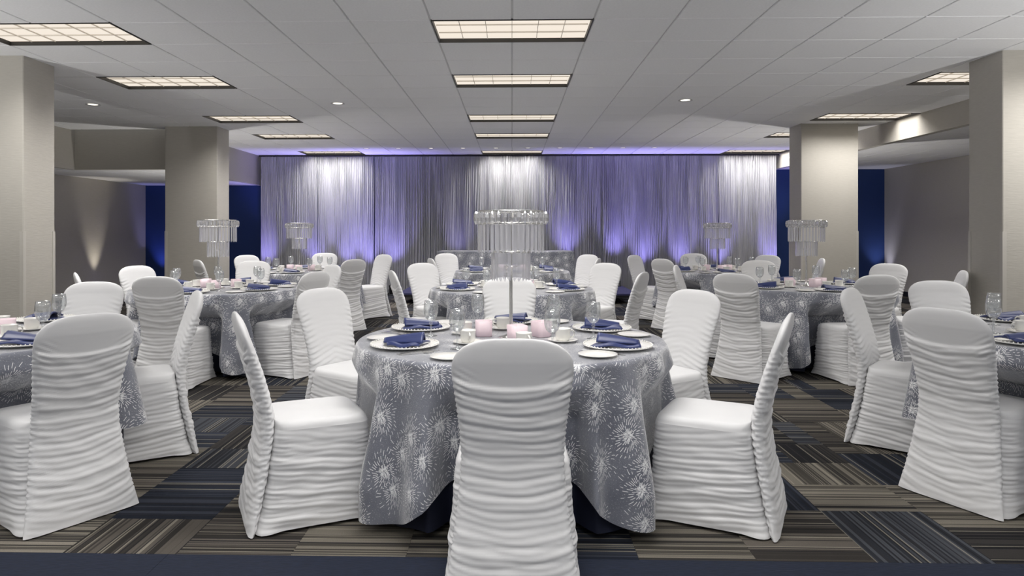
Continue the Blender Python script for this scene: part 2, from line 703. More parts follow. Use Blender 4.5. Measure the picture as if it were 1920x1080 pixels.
struct('wall_right', MB().box(WALL_R, WALL_R + 0.12, Y_OPEN, Y_BACK, 0, LOW_R + 0.03), 'wall', 'beige vinyl side wall at right')
struct('wall_back', MB().box(WALL_L - 0.2, WALL_R + 0.12, Y_BACK, Y_BACK + 0.12, 0, CEIL + 0.05), 'blue',
       'deep blue back wall behind the curtain')
struct('baseboard_left', MB().box(WALL_L, WALL_L + 0.015, Y_OPEN, 13.45, 0, 0.10), 'base')
struct('baseboard_right', MB().box(WALL_R - 0.015, WALL_R, Y_OPEN, Y_BACK, 0, 0.10), 'base')
struct('baseboard_back', MB().box(WALL_L, WALL_R, Y_BACK - 0.015, Y_BACK, 0, 0.10), 'base')

# ------------------------------------------------------------------ columns
COLS = [(-5.23, -4.40, 6.15, 6.58, 'wide beige column at the left edge, nearest the camera'),
        (-5.26, -4.46, 10.41, 10.85, 'beige column left of the curtain, behind the crystal centrepiece'),
        (4.285, 5.115, 6.18, 6.63, 'wide beige column at the right edge, nearest the camera'),
        (4.268, 5.10, 10.37, 10.81, 'beige column right of the curtain with blue wall either side')]
col_boxes = COLS
for (x0, x1, y0, y1, lb) in COLS:
    mb = MB()
    ch = 0.006
    pts = [(x0 + ch, y0), (x1 - ch, y0), (x1, y0 + ch), (x1, y1 - ch), (x1 - ch, y1), (x0 + ch, y1), (x0, y1 - ch), (x0, y0 + ch)]
    n = len(pts)
    v = [(a, b2, 0) for a, b2 in pts] + [(a, b2, CEIL + 0.008) for a, b2 in pts]
    mb.add(v, [(k, (k + 1) % n, n + (k + 1) % n, n + k) for k in range(n)])
    col = mb.build('column', M['wall'])
    tag(col, lb, 'column', kind='structure')
    for (cx, cy, sx, sy) in ((x0, y0, 1, 1), (x1, y0, -1, 1), (x1, y1, -1, -1), (x0, y1, 1, -1)):
        t, w, h = 0.004, 0.032, 1.31
        g = MB()
        xa, xb = sorted((cx - sx * t, cx + sx * w))
        ya, yb = sorted((cy - sy * t, cy))
        g.box(xa, xb, ya, yb, 0.1, h)
        xa, xb = sorted((cx - sx * t, cx))
        ya, yb = sorted((cy, cy + sy * w))
        g.box(xa, xb, ya, yb, 0.1, h)
        g.build('corner_guard', M['guard'], col)
    g = MB()
    g.box(x0 - .008, x1 + .008, y0 - .008, y1 + .008, 0, 0.10)
    g.build('base_strip', M['base'], col)

# ------------------------------------------------------------------ troffers
tro_frame = MB()
W, D = 2 * TILE, TILE
for (a, b2, c, d) in ((-W / 2, W / 2, -D / 2, -D / 2 + .010), (-W / 2, W / 2, D / 2 - .010, D / 2),
                      (-W / 2, -W / 2 + .010, -D / 2 + .010, D / 2 - .010), (W / 2 - .010, W / 2, -D / 2 + .010, D / 2 - .010)):
    tro_frame.box(a, b2, c, d, -0.004, 0.045)
tro_frame = tro_frame.mesh('frame')
tro_lens = MB().box(-W / 2 + .010, W / 2 - .010, -D / 2 + .010, D / 2 - .010, 0.030, 0.040).mesh('lens')
blade_x = MB().box(-W / 2 + .02, W / 2 - .02, -0.002, 0.002, 0.020, 0.030).mesh('louver_blade')
blade_y = MB().box(-0.002, 0.002, -D / 2 + .02, D / 2 - .02, 0.020, 0.030).mesh('louver_blade')
ORD = {5.20: 'nearest', 7.03: 'second', 9.47: 'third', 11.30: 'fourth', 13.74: 'fifth'}
for gx, gy, nm in troffers:
    lbl = None
    cx, cy = gx + TILE, gy + TILE / 2
    if nm == 'right' and gy == 5.20:
        nm = None
    t = empty('ceiling_troffer', (cx, cy, CEIL))
    if nm:
        tag(t, 'cream glowing rectangular ceiling light, %s in the %s row from the camera' % (ORD[gy], nm), 'ceiling light', 'ceiling troffers')
    else:
        tag(t, 'ceiling light outside the photo, %s row, %s' % ('left' if gx < -1 else 'right' if gx > 1 else 'centre', {5.20: 'beside the right column', 2.76: 'just out of view', 0.32: 'above the camera', -2.12: 'well behind the camera'}[gy]), 'ceiling light', 'ceiling troffers outside the photo')
    link('frame', tro_frame, M['frame'], t)
    link('lens', tro_lens, M['diffuser'], t)
    if nm:
        for k in (-1, 1):
            link('louver_blade', blade_x, M['louver'], t, loc=(0, k * D / 6, 0))
        for k in range(1, 6):
            link('louver_blade', blade_y, M['louver'], t, loc=(-W / 2 + W * k / 6, 0, 0))
    ld = bpy.data.lights.new('troffer_tubes', 'AREA')
    ld.shape = 'RECTANGLE'
    ld.size, ld.size_y = W - 0.08, D - 0.08
    ld.energy = TROFFER_W
    ld.color = (1.0, 0.975, 0.95)
    ld.spread = math.radians(135)
    lo = bpy.data.objects.new('troffer_tubes', ld)
    C.objects.link(lo)
    lo.parent = t
    lo.location = (0, 0, 0.004)

# ------------------------------------------------------------------ recessed downlights
ring_me = MB().lathe([(0.062, 0.0), (0.085, -0.004), (0.085, 0.0), (0.058, 0.03)], 20).mesh('trim_ring')
lamp_me = MB().lathe([(0.0001, 0.012), (0.058, 0.012), (0.06, 0.0135)], 20).mesh('lamp')


def downlight(x, y, s, label, power, group, ang=100):
    t = empty('recessed_downlight', (x, y, CEIL))
    t.scale = (s, s, s)
    tag(t, label, 'downlight', group)
    link('trim_ring', ring_me, M['tbar'], t, True, loc=(0, 0, -0.001))
    link('lamp', lamp_me, M['lampglow'], t, loc=(0, 0, -0.012))
    if power:
        ld = bpy.data.lights.new('downlight_lamp', 'SPOT')
        ld.energy = power
        ld.color = (1.0, 0.93, 0.83)
        ld.spot_size = math.radians(ang)
        ld.spot_blend = 0.6
        ld.shadow_soft_size = 0.04
        lo = bpy.data.objects.new('downlight_lamp', ld)
        C.objects.link(lo)
        lo.parent = t
        lo.location = (0, 0, -0.02)


for (px, py, lb) in ((633, 194, 'round recessed downlight between the left and centre light rows'),
                     (1285, 188, 'round recessed downlight right of the centre light row'),
                     (174, 196, 'round recessed downlight above the left soffit beside the column')):
    z = 1.575 * FPX / (HORIZON - py)
    x, y = px_at(px, z)
    downlight(x, y, 1.0, lb, DOWN_W, 'recessed downlights')
spots = [687, 747, 808, 868, 930, 990, 1050, 1108, 1168, 1227]
names = ['first', 'second', 'third', 'fourth', 'fifth', 'sixth', 'seventh', 'eighth', 'ninth', 'tenth']
for k, px in enumerate(spots):
    x = px_on_y(px, 13.30)
    downlight(x, 13.30, 0.7, 'tiny recessed spot above the curtain edge, %s from the left' % names[k], 2.0, 'small spots before the curtain', 60)

# ------------------------------------------------------------------ curtain
CX0, CX1 = px_on_y(490, Y_CURT), px_on_y(1456, Y_CURT)
cur = empty('stage_curtain', ((CX0 + CX1) / 2, Y_CURT, 0))
tag(cur, 'long pleated silver grey curtain across the back, lit violet from below', 'curtain')
ccx = (CX0 + CX1) / 2
CT = CEIL - 0.035
rngn = np.random.RandomState(4)
npan = 9
edges = np.linspace(CX0, CX1, npan + 1)


def sines(rs, n, fmin, fmax):
    f = rs.uniform(fmin, fmax, n)
    p = rs.uniform(0, 2 * PI, n)
    a = rs.uniform(0.4, 1.0, n)
    a /= a.sum()
    return lambda x: sum(a[i] * np.sin(f[i] * x + p[i]) for i in range(n))


for k in range(npan):
    x0, x1 = edges[k], edges[k + 1]
    nx, nz = 190, 14
    u = np.linspace(0, 1, nx)
    zz = np.concatenate([np.linspace(0.012, 2.55, 10), np.linspace(2.68, CT, 4)])
    s1, s2, s3 = sines(rngn, 5, 55, 95), sines(rngn, 4, 150, 230), sines(rngn, 3, 4, 12)
    V = []
    for z in zz:
        h = z / CT
        xw = x0 + u * (x1 - x0) + 0.012 * np.sin(u * PI * 7 + k) * (1 - h)
        amp = 0.055 * (1 - 0.45 * h)
        yy = amp * (1.0 - 2.0 * np.abs(np.tanh(2.2 * s1(u * (x1 - x0) + 0.05 * s3(u * 3 + h)))) ** 0.8) * (0.7 + 0.3 * s3(u * 2)) + (0.010 + 0.012 * h) * s2(u * (x1 - x0))
        yy = yy + 0.010 * (k % 2)
        # bottoms belly out a little
        yy = yy - 0.05 * (1 - h) ** 2 * (0.5 + 0.5 * s3(u * 1.3))
        if z > CT - 0.03:
            yy *= 0.6
        V += [(a - ccx, b2, z) for a, b2 in zip(xw, yy)]
    F = [(j * nx + i, j * nx + i + 1, (j + 1) * nx + i + 1, (j + 1) * nx + i) for j in range(nz - 1) for i in range(nx - 1)]
    link('curtain_panel', mesh_from(V, F, 'curtain_panel'), M['curtain'], cur, True)
MB().tube([(CX0 - ccx - .05, 0.0, CT + 0.012), (CX1 - ccx + .05, 0.0, CT + 0.012)], 0.018, 10).build('rail', M['black'], cur)
for k in range(6):
    xx = CX0 - ccx + 0.3 + (CX1 - CX0 - 0.6) * k / 5
    MB().tube([(xx, 0.0, CT + 0.012), (xx, 0.0, CEIL + 0.008)], 0.006, 6).build('rail_hanger', M['black'], cur)

# ------------------------------------------------------------------ stage and its table
SX0, SX1, SY0, SY1, SZ = -2.05, 2.25, 12.45, 14.22, 0.19
st = empty('stage_platform', ((SX0 + SX1) / 2, (SY0 + SY1) / 2, 0))
tag(st, 'low carpeted stage platform on short legs in front of the curtain', 'stage')
sw, sdp = (SX1 - SX0) / 2, (SY1 - SY0) / 2
for k in range(3):
    MB().box(-sw + 2 * sw * k / 3 + .003, -sw + 2 * sw * (k + 1) / 3 - .003, -sdp, sdp, SZ - 0.03, SZ).build('deck_panel', M['stagecarpet'], st)
MB().box(-sw + .01, sw - .01, -sdp + .01, -sdp + .04, SZ - 0.075, SZ - 0.031).build('front_rail', M['black'], st)
MB().box(-sw + .01, sw - .01, sdp - .04, sdp - .01, SZ - 0.075, SZ - 0.031).build('rear_rail', M['black'], st)
for k in range(6):
    xx = -sw + .08 + (2 * sw - .16) * k / 5
    for yy in (-sdp + .08, sdp - .08):
        MB().box(xx - .02, xx + .02, yy - .02, yy + .02, 0, SZ - 0.031).build('leg', M['black'], st)

# draped head table on the stage
HX0, HX1 = px_on_y(820, 12.75), px_on_y(1077, 12.75)
hw, hd, hh = (HX1 - HX0) / 2, 0.36, 0.745
rs = np.random.RandomState(9)
sA = sines(rs, 5, 22, 46)
nper = 320
per = []
tot = 2 * (2 * hw + 2 * hd)
for i in range(nper):
    s = tot * i / nper
    if s < 2 * hw:
        per.append((-hw + s, -hd, 0, -1))
    elif s < 2 * hw + 2 * hd:
        per.append((hw, -hd + s - 2 * hw, 1, 0))
    elif s < 4 * hw + 2 * hd:
        per.append((hw - (s - 2 * hw - 2 * hd), hd, 0, 1))
    else:
        per.append((-hw, hd - (s - 4 * hw - 2 * hd), -1, 0))
V, UV = [], []
rings = [(0.0, 0.5), (0.0, 0.9), (0.0, 0.985), (0.012, 1.0)] + [(t, 1.0) for t in np.linspace(0.03, hh - 0.004, 16)]
for (t, sc) in rings:
    for i, (a, b2, nx_, ny_) in enumerate(per):
        o = (0.015 + 0.03 * float(sA(np.array(tot * i / nper))) + 0.01) * (t / hh) if t > 0 else 0
        V.append((a * sc + nx_ * o, b2 * sc + ny_ * o, hh - t))
        UV.append((a * sc + nx_ * t + (tot * i / nper) * 0.0, b2 * sc + ny_ * t))
F = []
for j in range(len(rings) - 1):
    for i in range(nper):
        F.append((j * nper + i, (j + 1) * nper + i, (j + 1) * nper + (i + 1) % nper, j * nper + (i + 1) % nper))
F.append(tuple(range(nper)))
me = mesh_from(V, F, 'drape')
uvl = me.uv_layers.new(name='cloth')
for lp in me.loops:
    uvl.data[lp.index].uv = UV[lp.vertex_index]
ht = link('draped_head_table', me, M['sequin'], None, True, loc=((HX0 + HX1) / 2, 12.75 + hd, SZ))
tag(ht, 'long table under a silver sequin drape standing on the stage', 'table')

# ------------------------------------------------------------------ uplights
can = MB().lathe([(0.0001, 0.03), (0.05, 0.03), (0.058, 0.05), (0.058, 0.17), (0.066, 0.18), (0.066, 0.205), (0.054, 0.205), (0.054, 0.19)], 16).mesh('lamp_can')
lens = MB().lathe([(0.0001, 0.192), (0.053, 0.192)], 16).mesh('lamp_lens')
yoke = MB().tube([(-.075, 0, .0), (-.075, 0, .11), (-.057, 0, .115)], .006, 6).tube([(.075, 0, .0), (.075, 0, .11), (.057, 0, .115)], .006, 6).box(-.08, .08, -.03, .03, 0, .008).mesh('yoke')


def uplight(x, y, z, tilt, rz, color, power, label, group, size=62, glow='violetglow'):
    t = empty('floor_uplight', (x, y, z), rz)
    tag(t, label, 'uplight', group)
    link('yoke', yoke, M['black'], t)
    c = link('lamp_can', can, M['black'], t, True)
    link('lamp_lens', lens, M[glow], c)
    ld = bpy.data.lights.new('uplight_lamp', 'SPOT')
    ld.energy = power
    ld.color = color
    ld.spot_size = math.radians(size)
    ld.spot_blend = 0.9
    ld.shadow_soft_size = 0.03
    lo = bpy.data.objects.new('uplight_lamp', ld)
    C.objects.link(lo)
    lo.parent = t
    lo.location = (0, 0, 0.215)
    lo.rotation_euler = (PI - tilt, 0, 0)


ups = [(503, 1.0), (592, .9), (655, 1.0), (693, 1.1), (740, 1.1), (860, .35), (1062, 1.0), (1152, 1.0), (1206, 1.1), (1274, 1.0), (1346, .9), (1445, 1.0)]
VIO = (0.38, 0.33, 1.0)
for k, (px, e) in enumerate(ups):
    y = 14.08
    x = px_on_y(px, Y_CURT)
    on = SX0 - .05 < x < SX1 + .05
    uplight(x, y, SZ if on else 0.0, 0.10, 0, VIO, UPLIGHT_W * e,
            'black violet uplight at the curtain foot, %s from the left' % (names + ['eleventh', 'twelfth'])[k],
            'violet uplights along the curtain')
uplight(WALL_L + 0.22, 12.95, 0, 0.12, PI / 2, (1.0, 0.92, 0.80), 60, 'white uplight washing the left beige wall', 'wall uplights', 50, 'lampglow')
uplight(WALL_L + 0.35, Y_BACK - 0.22, 0, 0.10, 0, (0.35, 0.35, 1.0), 60, 'violet uplight at the foot of the left blue wall', 'wall uplights', 60)
uplight(WALL_R - 0.18, Y_BACK - 0.25, 0, 0.08, 0, (0.75, 0.75, 1.0), 50, 'uplight in the right corner of blue and beige walls', 'wall uplights', 60, 'lampglow')

BOUNCE_W = 480.0  # fill lamps added out of view to brighten the ceiling
for (x, y, nm) in ((-5.6, 2.6, 'by the left wall'), (5.0, 2.6, 'by the right wall'), (-2.6, -1.6, 'left behind the camera'),
                   (2.6, -1.6, 'right behind the camera'), (0.0, -2.8, 'in the middle behind the camera')):
    uplight(x, y, 0, 0.5, 0, (1.0, 0.99, 0.98), BOUNCE_W * (0.35 if y > 4 else 1.0), 'added fill uplight aimed at the ceiling, outside the photo, ' + nm, 'added fill uplights outside the photo', 130 if y > 4 else 108, 'lampglow')
for (x, y, nm) in ((-4.86, 11.14, 'far left'), (4.68, 11.10, 'far right')):  # two more added lamps, lifting the far end of the ceiling
    uplight(x, y, 0, 0.12, 0, (1.0, 0.97, 0.93), 130.0, 'added fill uplight hidden behind the %s column' % nm, 'added fill uplights behind the columns', 150, 'lampglow')

# ------------------------------------------------------------------ chairs
def chair_meshes(seed):
    rs = np.random.RandomState(seed)
    warp = sines(rs, 6, 5, 26)
    warp2 = sines(rs, 6, 8, 40)
    ampn = sines(rs, 6, 10, 45)
    ampx = sines(rs, 4, 6, 18)

    def sm(e0, e1, x):
        t = np.clip((x - e0) / (e1 - e0), 0, 1)
        return t * t * (3 - 2 * t)

    def folds(u, z, spacing):
        """soft puffs with narrow valleys, 0..1"""
        ph = z / spacing + 0.42 * warp(z * 1.0 + 0.6 * u) + 0.16 * warp2(u * 0.6 + z * 0.5)
        a = np.abs(np.sin(PI * ph)) ** 0.75
        ph2 = z / (spacing * 0.46) + 0.5 * warp2(z + u * 0.9)
        b = np.abs(np.sin(PI * ph2)) ** 0.8
        m = 0.5 + 0.5 * ampn(z * 1.2) + 0.25 * ampx(u * 3 + 4 * z)
        m = np.clip(m, 0.15, 1.1)
        return a * m * 0.75 + b * 0.30

    # ---- back panel, floor to top
    zs = np.concatenate([np.linspace(0.006, 0.80, 118), 0.80 + 0.145 * np.sin(np.linspace(0, PI / 2, 30))[1:]])
    zs[-1] = 0.9449
    zk = [0, .12, .25, .40, .50, .60, .70, .80, .86, .95]
    wk = [.500, .455, .420, .385, .375, .385, .405, .428, .434, .434]
    ck = [-.300, -.272, -.245, -.222, -.222, -.243, -.270, -.302, -.322, -.345]
    tk = [.030, .034, .038, .044, .050, .052, .050, .048, .046, .040]
    nh = 56
    s = np.sin(np.linspace(-PI / 2, PI / 2, nh))
    V = []
    for z in zs:
        w = np.interp(z, zk, wk)
        cy = np.interp(z, zk, ck)
        th = np.interp(z, zk, tk)
        if z > 0.80:
            q = min(1, (z - .80) / .145)
            w *= max(0.0, 1 - q ** 3.0) ** (1 / 2.9)
            th *= max(0.02, 1 - q ** 5) ** 0.5
        x = s * w / 2
        prof = np.sqrt(np.clip(1 - np.abs(s) ** 7, 0, 1))
        edge = np.abs(s)
        # rear face
        sag = 0.030 * (x / 0.2) ** 2
        ze = z - sag
        below = 1 - sm(.755, .768, ze)
        dr = below * (0.0150 * folds(x, ze, 0.060) + 0.003)
        dr *= 0.35 + 0.65 * sm(0.0, .12, z)
        gath = sm(.45, .95, edge) * (1 - sm(.80, .86, z)) * sm(.70, .76, z)
        dr = dr + gath * 0.0035 * np.sin((z - 0.55 * np.abs(x)) * 2 * PI / 0.026)
        fine = sm(.86, .99, edge) * below * sm(0.05, .1, z)
        dr = dr + fine * 0.0025 * np.sin(ze * 2 * PI / 0.017 + 7 * warp(z))
        yr = cy - th / 2 * prof - dr * np.clip(prof * 1.3, 0, 1)
        xo = x + np.sign(s) * fine * 0.0024 * np.sin(ze * 2 * PI / 0.023 + 7 * warp(z))
        rear = np.stack([xo, yr, np.full(nh, z)], 1)
        # front face
        zf = z + 0.35 * np.abs(x)
        gm = (sm(.55, 1.0, edge)) * (1 - sm(.78, .86, z)) + 0.8 * (1 - sm(.46, .66, z))
        df = gm * 0.0042 * (0.7 * np.sin(zf * 2 * PI / 0.034 + 2.5 * warp(z + .3 * u0)) + 0.3 * np.sin(zf * 2 * PI / 0.017))
        df = df + 0.0035 * (1 - sm(.60, .86, z)) * folds(x + 1.3, z + 0.04 * (x / .2) ** 2, 0.07)
        yf = cy + th / 2 * prof + df * np.clip(prof * 1.3, 0, 1)
        front = np.stack([xo, yf, np.full(nh, z)], 1)[::-1]
        V.append(np.concatenate([rear, front[1:-1]], 0))
    ring = len(V[0])
    V = np.concatenate(V, 0)
    nz = len(zs)
    F = []
    for j in range(nz - 1):
        for i in range(ring):
            F.append((j * ring + i, j * ring + (i + 1) % ring, (j + 1) * ring + (i + 1) % ring, (j + 1) * ring + i))
    F.append(tuple(range((nz - 1) * ring, nz * ring)))
    back = mesh_from(V, F, 'back_cover')

    # ---- seat and skirt: rounded rectangle rings
    na = 132
    a = np.linspace(0, 2 * PI, na, endpoint=False)
    # spend more points on the sides by superellipse reparam
    ca, sa = np.cos(a), np.sin(a)
    n = 7.0
    den = (np.abs(ca) ** n + np.abs(sa) ** n) ** (1 / n)
    ux, uy = ca / den, sa / den          # unit square outline, +y is the front

    def ring_at(z, sx, y0, y1, disp=None, zoff=None):
        cx, cy = 0.0, (y0 + y1) / 2
        x = ux * sx
        y = cy + uy * (y1 - y0) / 2
        if disp is not None:
            nl = np.sqrt(ux ** 2 + uy ** 2)
            nx = np.sign(ux) * np.abs(ux) ** 5
            ny = np.sign(uy) * np.abs(uy) ** 5
            ln = np.sqrt(nx ** 2 + ny ** 2) + 1e-6
            x = x + nx / ln * disp
            y = y + ny / ln * disp
        zz = np.full(na, z) + (0 if zoff is None else zoff)
        return np.stack([x, y, zz], 1)

    per = 1.3 * np.abs(((np.arange(na) / na + 0.25) % 1.0) * 2 - 1)
    corner = sm(0.55, 0.95, np.minimum(np.abs(ux), np.abs(uy)))
    zsk = np.linspace(0.006, 0.438, 78)
    R = []
    for z in zsk:
        h = z / 0.438
        sx = np.interp(h, [0, .25, .7, 1], [.248, .236, .222, .216])
        y0 = np.interp(h, [0, .5, 1], [-.280, -.225, -.195])
        y1 = np.interp(h, [0, .25, .7, 1], [.262, .246, .232, .226])
        tilt = 0.05 * (uy * 0.5)             # side folds fall towards the front
        fo = folds(per * 0.5, z + tilt, 0.060)
        m = (0.25 + 0.75 * sm(0, .14, h)) * (1 - 0.5 * sm(.85, 1.0, h))
        # a smooth drum below the seat at the sides and front
        m = m * (1 - 0.55 * sm(.62, .85, h) * (1 - corner))
        disp = m * 0.0140 * fo
        disp = disp + 0.003 * corner * np.sin(z * 2 * PI / 0.019 + 3 * warp(z)) * sm(.1, .2, h) * (1 - sm(.85, 1, h))
        disp = disp + 0.020 * corner * (1 - sm(0, .16, h))
        zo = 0.010 * (1 - corner) * (1 - h) ** 6
        R.append(ring_at(z, sx, y0, y1, disp, zo))
    skV = np.concatenate(R, 0)
    nr = len(R)
    skF = [(j * na + i, j * na + (i + 1) % na, (j + 1) * na + (i + 1) % na, (j + 1) * na + i) for j in range(nr - 1) for i in range(na)]
    skirt = mesh_from(skV, skF, 'skirt')
    # seat cushion
    S = [R[-1]]
    for t in np.linspace(0.1, 1, 9):
        an = t * PI / 2
        ins = 0.034 * (1 - math.cos(an))
        S.append(ring_at(0.438 + 0.036 * math.sin(an), .216 - ins, -.195, .226 - ins))
    for k in (0.93, 0.82, 0.65, 0.45, 0.22, 0.03):
        zc = 0.474 + 0.012 * (1 - k ** 2)
        S.append(ring_at(zc, .182 * k, 0.0 - .195 * k, .192 * k))
    sV = np.concatenate(S, 0)
    ns = len(S)
    sF = [(j * na + i, j * na + (i + 1) % na, (j + 1) * na + (i + 1) % na, (j + 1) * na + i) for j in range(ns - 1) for i in range(na)]
    sF.append(tuple(range((ns - 1) * na, ns * na)))
    seat = mesh_from(sV, sF, 'seat')
    for me in (back, skirt, seat):
        me.materials.append(M['spandex'])
        me.polygons.foreach_set('use_smooth', [True] * len(me.polygons))
    return back, seat, skirt


u0 = 0.7
CHAIR_VARIANTS = [chair_meshes(s) for s in (3, 11, 27)]
BACK_OFF = 0.335


def tpos(px, z):
    return px_at(px, z)


TAB = {}


def deftab(key, px, z, phrase):
    TAB[key] = dict(c=px_at(px, z), phrase=phrase, chairs=[])


deftab('C1', 958, 3.66, 'nearest centre table')
deftab('C2', 960, 6.85, 'second centre table')
deftab('C3', 960, 9.75, 'third centre table')
deftab('L1', 960 - 2.92 * FPX / 3.75, 3.75, 'left edge table')
deftab('L2', 409, 6.85, 'middle left table')
deftab('L3', 561, 9.75, 'far left table')
deftab('R1', 960 + 3.08 * FPX / 3.75, 3.75, 'right edge table')
deftab('R2', 1512, 7.05, 'middle right table')
deftab('R3', 1345, 9.75, 'far right table')

# px of the back's top, y of the back's top, table, phrase, turn
CH = [
    ('C1', 961, 634, 'white chair in the middle foreground with its ruched back to the camera', 0),
    ('C1', 446, 586, 'white chair left of the nearest centre table, seen from the side', 4),
    ('C1', 603, 540, 'white chair behind left of the nearest centre table, facing it', 0),
    ('C1', 955, 520, 'white chair behind the nearest centre table, behind the crystal stand pole', 0),
    ('C1', 1303, 543, 'white chair behind right of the nearest centre table, facing it', 0),
    ('C1', 1478, 588, 'white chair right of the nearest centre table, seen from the side', -4),
    ('C2', 736, 507, 'white chair left of the second centre table, turned half sideways', 0),
    ('C2', 791, 493, 'white chair behind left of the second centre table', 0),
    ('C2', 1137, 493, 'white chair behind right of the second centre table', 0),
    ('C2', 1206, 510, 'white chair right of the second centre table, seen nearly edge on', 0),
    ('C3', 808, 484, 'white chair left of the third centre table', 0),
    ('C3', 836, 475, 'white chair behind left of the third centre table, beside the draped stage table', 0),
    ('C3', 1103, 477, 'white chair behind right of the third centre table', 0),
    ('C3', 1122, 484, 'white chair right of the third centre table, half hidden', 0),
    ('L1', 166, 588, 'large white chair at lower left with its ruched back to the camera', -3),
    ('L1', 370, 545, 'white chair at the left edge table seen side on, facing left', 0),
    ('L1', 178, 528, 'white chair behind the left edge table, facing the camera', 0),
    ('L2', 293, 518, 'white chair in front of the middle left table with ruched back', 0),
    ('L2', 256, 498, 'white chair behind left of the middle left table before the blue wall', 0),
    ('L2', 143, 511, 'white chair left of the middle left table, edge showing beside the column', 0),
    ('L2', 592, 509, 'white chair right of the middle left table with its back to the centre', 0),
    ('L2', 624, 496, 'white chair behind right of the middle left table, half hidden', 0),
    ('L2', 476, 489, 'white chair pulled out behind the middle left table, facing the camera', -8),
    ('L3', 371, 487, 'white chair left of the far left table, edge on before the column', 0),
    ('L3', 462, 478, 'white chair behind left of the far left table before the blue wall', 0),
    ('L3', 609, 474, 'white chair behind the far left table, facing the camera', 0),
    ('L3', 664, 486, 'white chair right of the far left table with full ruched back showing', 0),
    ('L3', 720, 477, 'white chair behind right of the far left table, seen side on', 0),
    ('R1', 1768, 578, 'large white chair at lower right with its ruched back to the camera', 4),
    ('R1', 1594, 540, 'white chair at the right edge table seen side on, facing right', 0),
    ('R1', 1757, 526, 'white chair behind the right edge table, facing the camera', 0),
    ('R2', 1646, 515, 'white chair in front of the middle right table with ruched back', 4),
    ('R2', 1667, 494, 'white chair behind right of the middle right table', 0),
    ('R2', 1806, 507, 'white chair right of the middle right table, edge showing beside the column', 0),
    ('R2', 1376, 512, 'white chair left of the middle right table with its back to the centre', 0),
    ('R2', 1268, 497, 'white chair behind left of the middle right table, half hidden', 0),
    ('R2', 1422, 488, 'white chair pulled out behind the middle right table, facing the camera', 0),
    ('R3', 1241, 485, 'white chair left of the far right table with full ruched back showing', 0),
    ('R3', 1189, 478, 'white chair behind left of the far right table, seen side on', 0),
    ('R3', 1300, 475, 'white chair behind the far right table, facing the camera', 0),
    ('R3', 1440, 478, 'white chair behind right of the far right table beside the curtain end', 0),
    ('R3', 1541, 484, 'white chair right of the far right table, edge on before the column', 0),
]
for k, (tk, px, py, lb, turn) in enumerate(CH):
    z = (CAM_H - 0.945) * FPX / (py - HORIZON)
    x, y = px_at(px, z)
    cx, cy = TAB[tk]['c']
    ang = math.atan2(cy - y, cx - x) + math.radians(turn)
    if k == 0:
        ang = PI / 2
    ox, oy = x + math.cos(ang) * BACK_OFF, y + math.sin(ang) * BACK_OFF
    ch = empty('banquet_chair', (ox, oy, 0), ang - PI / 2)
    tag(ch, lb, 'chair', 'white covered banquet chairs')
    bk, se, sk = CHAIR_VARIANTS[k % 3]
    link('back_cover', bk, None, ch)
    link('seat', se, None, ch)
    link('skirt', sk, None, ch)
    TAB[tk]['chairs'].append((ox, oy, ang))

# ------------------------------------------------------------------ tables: cloths
TR = 0.785
TH = 0.755


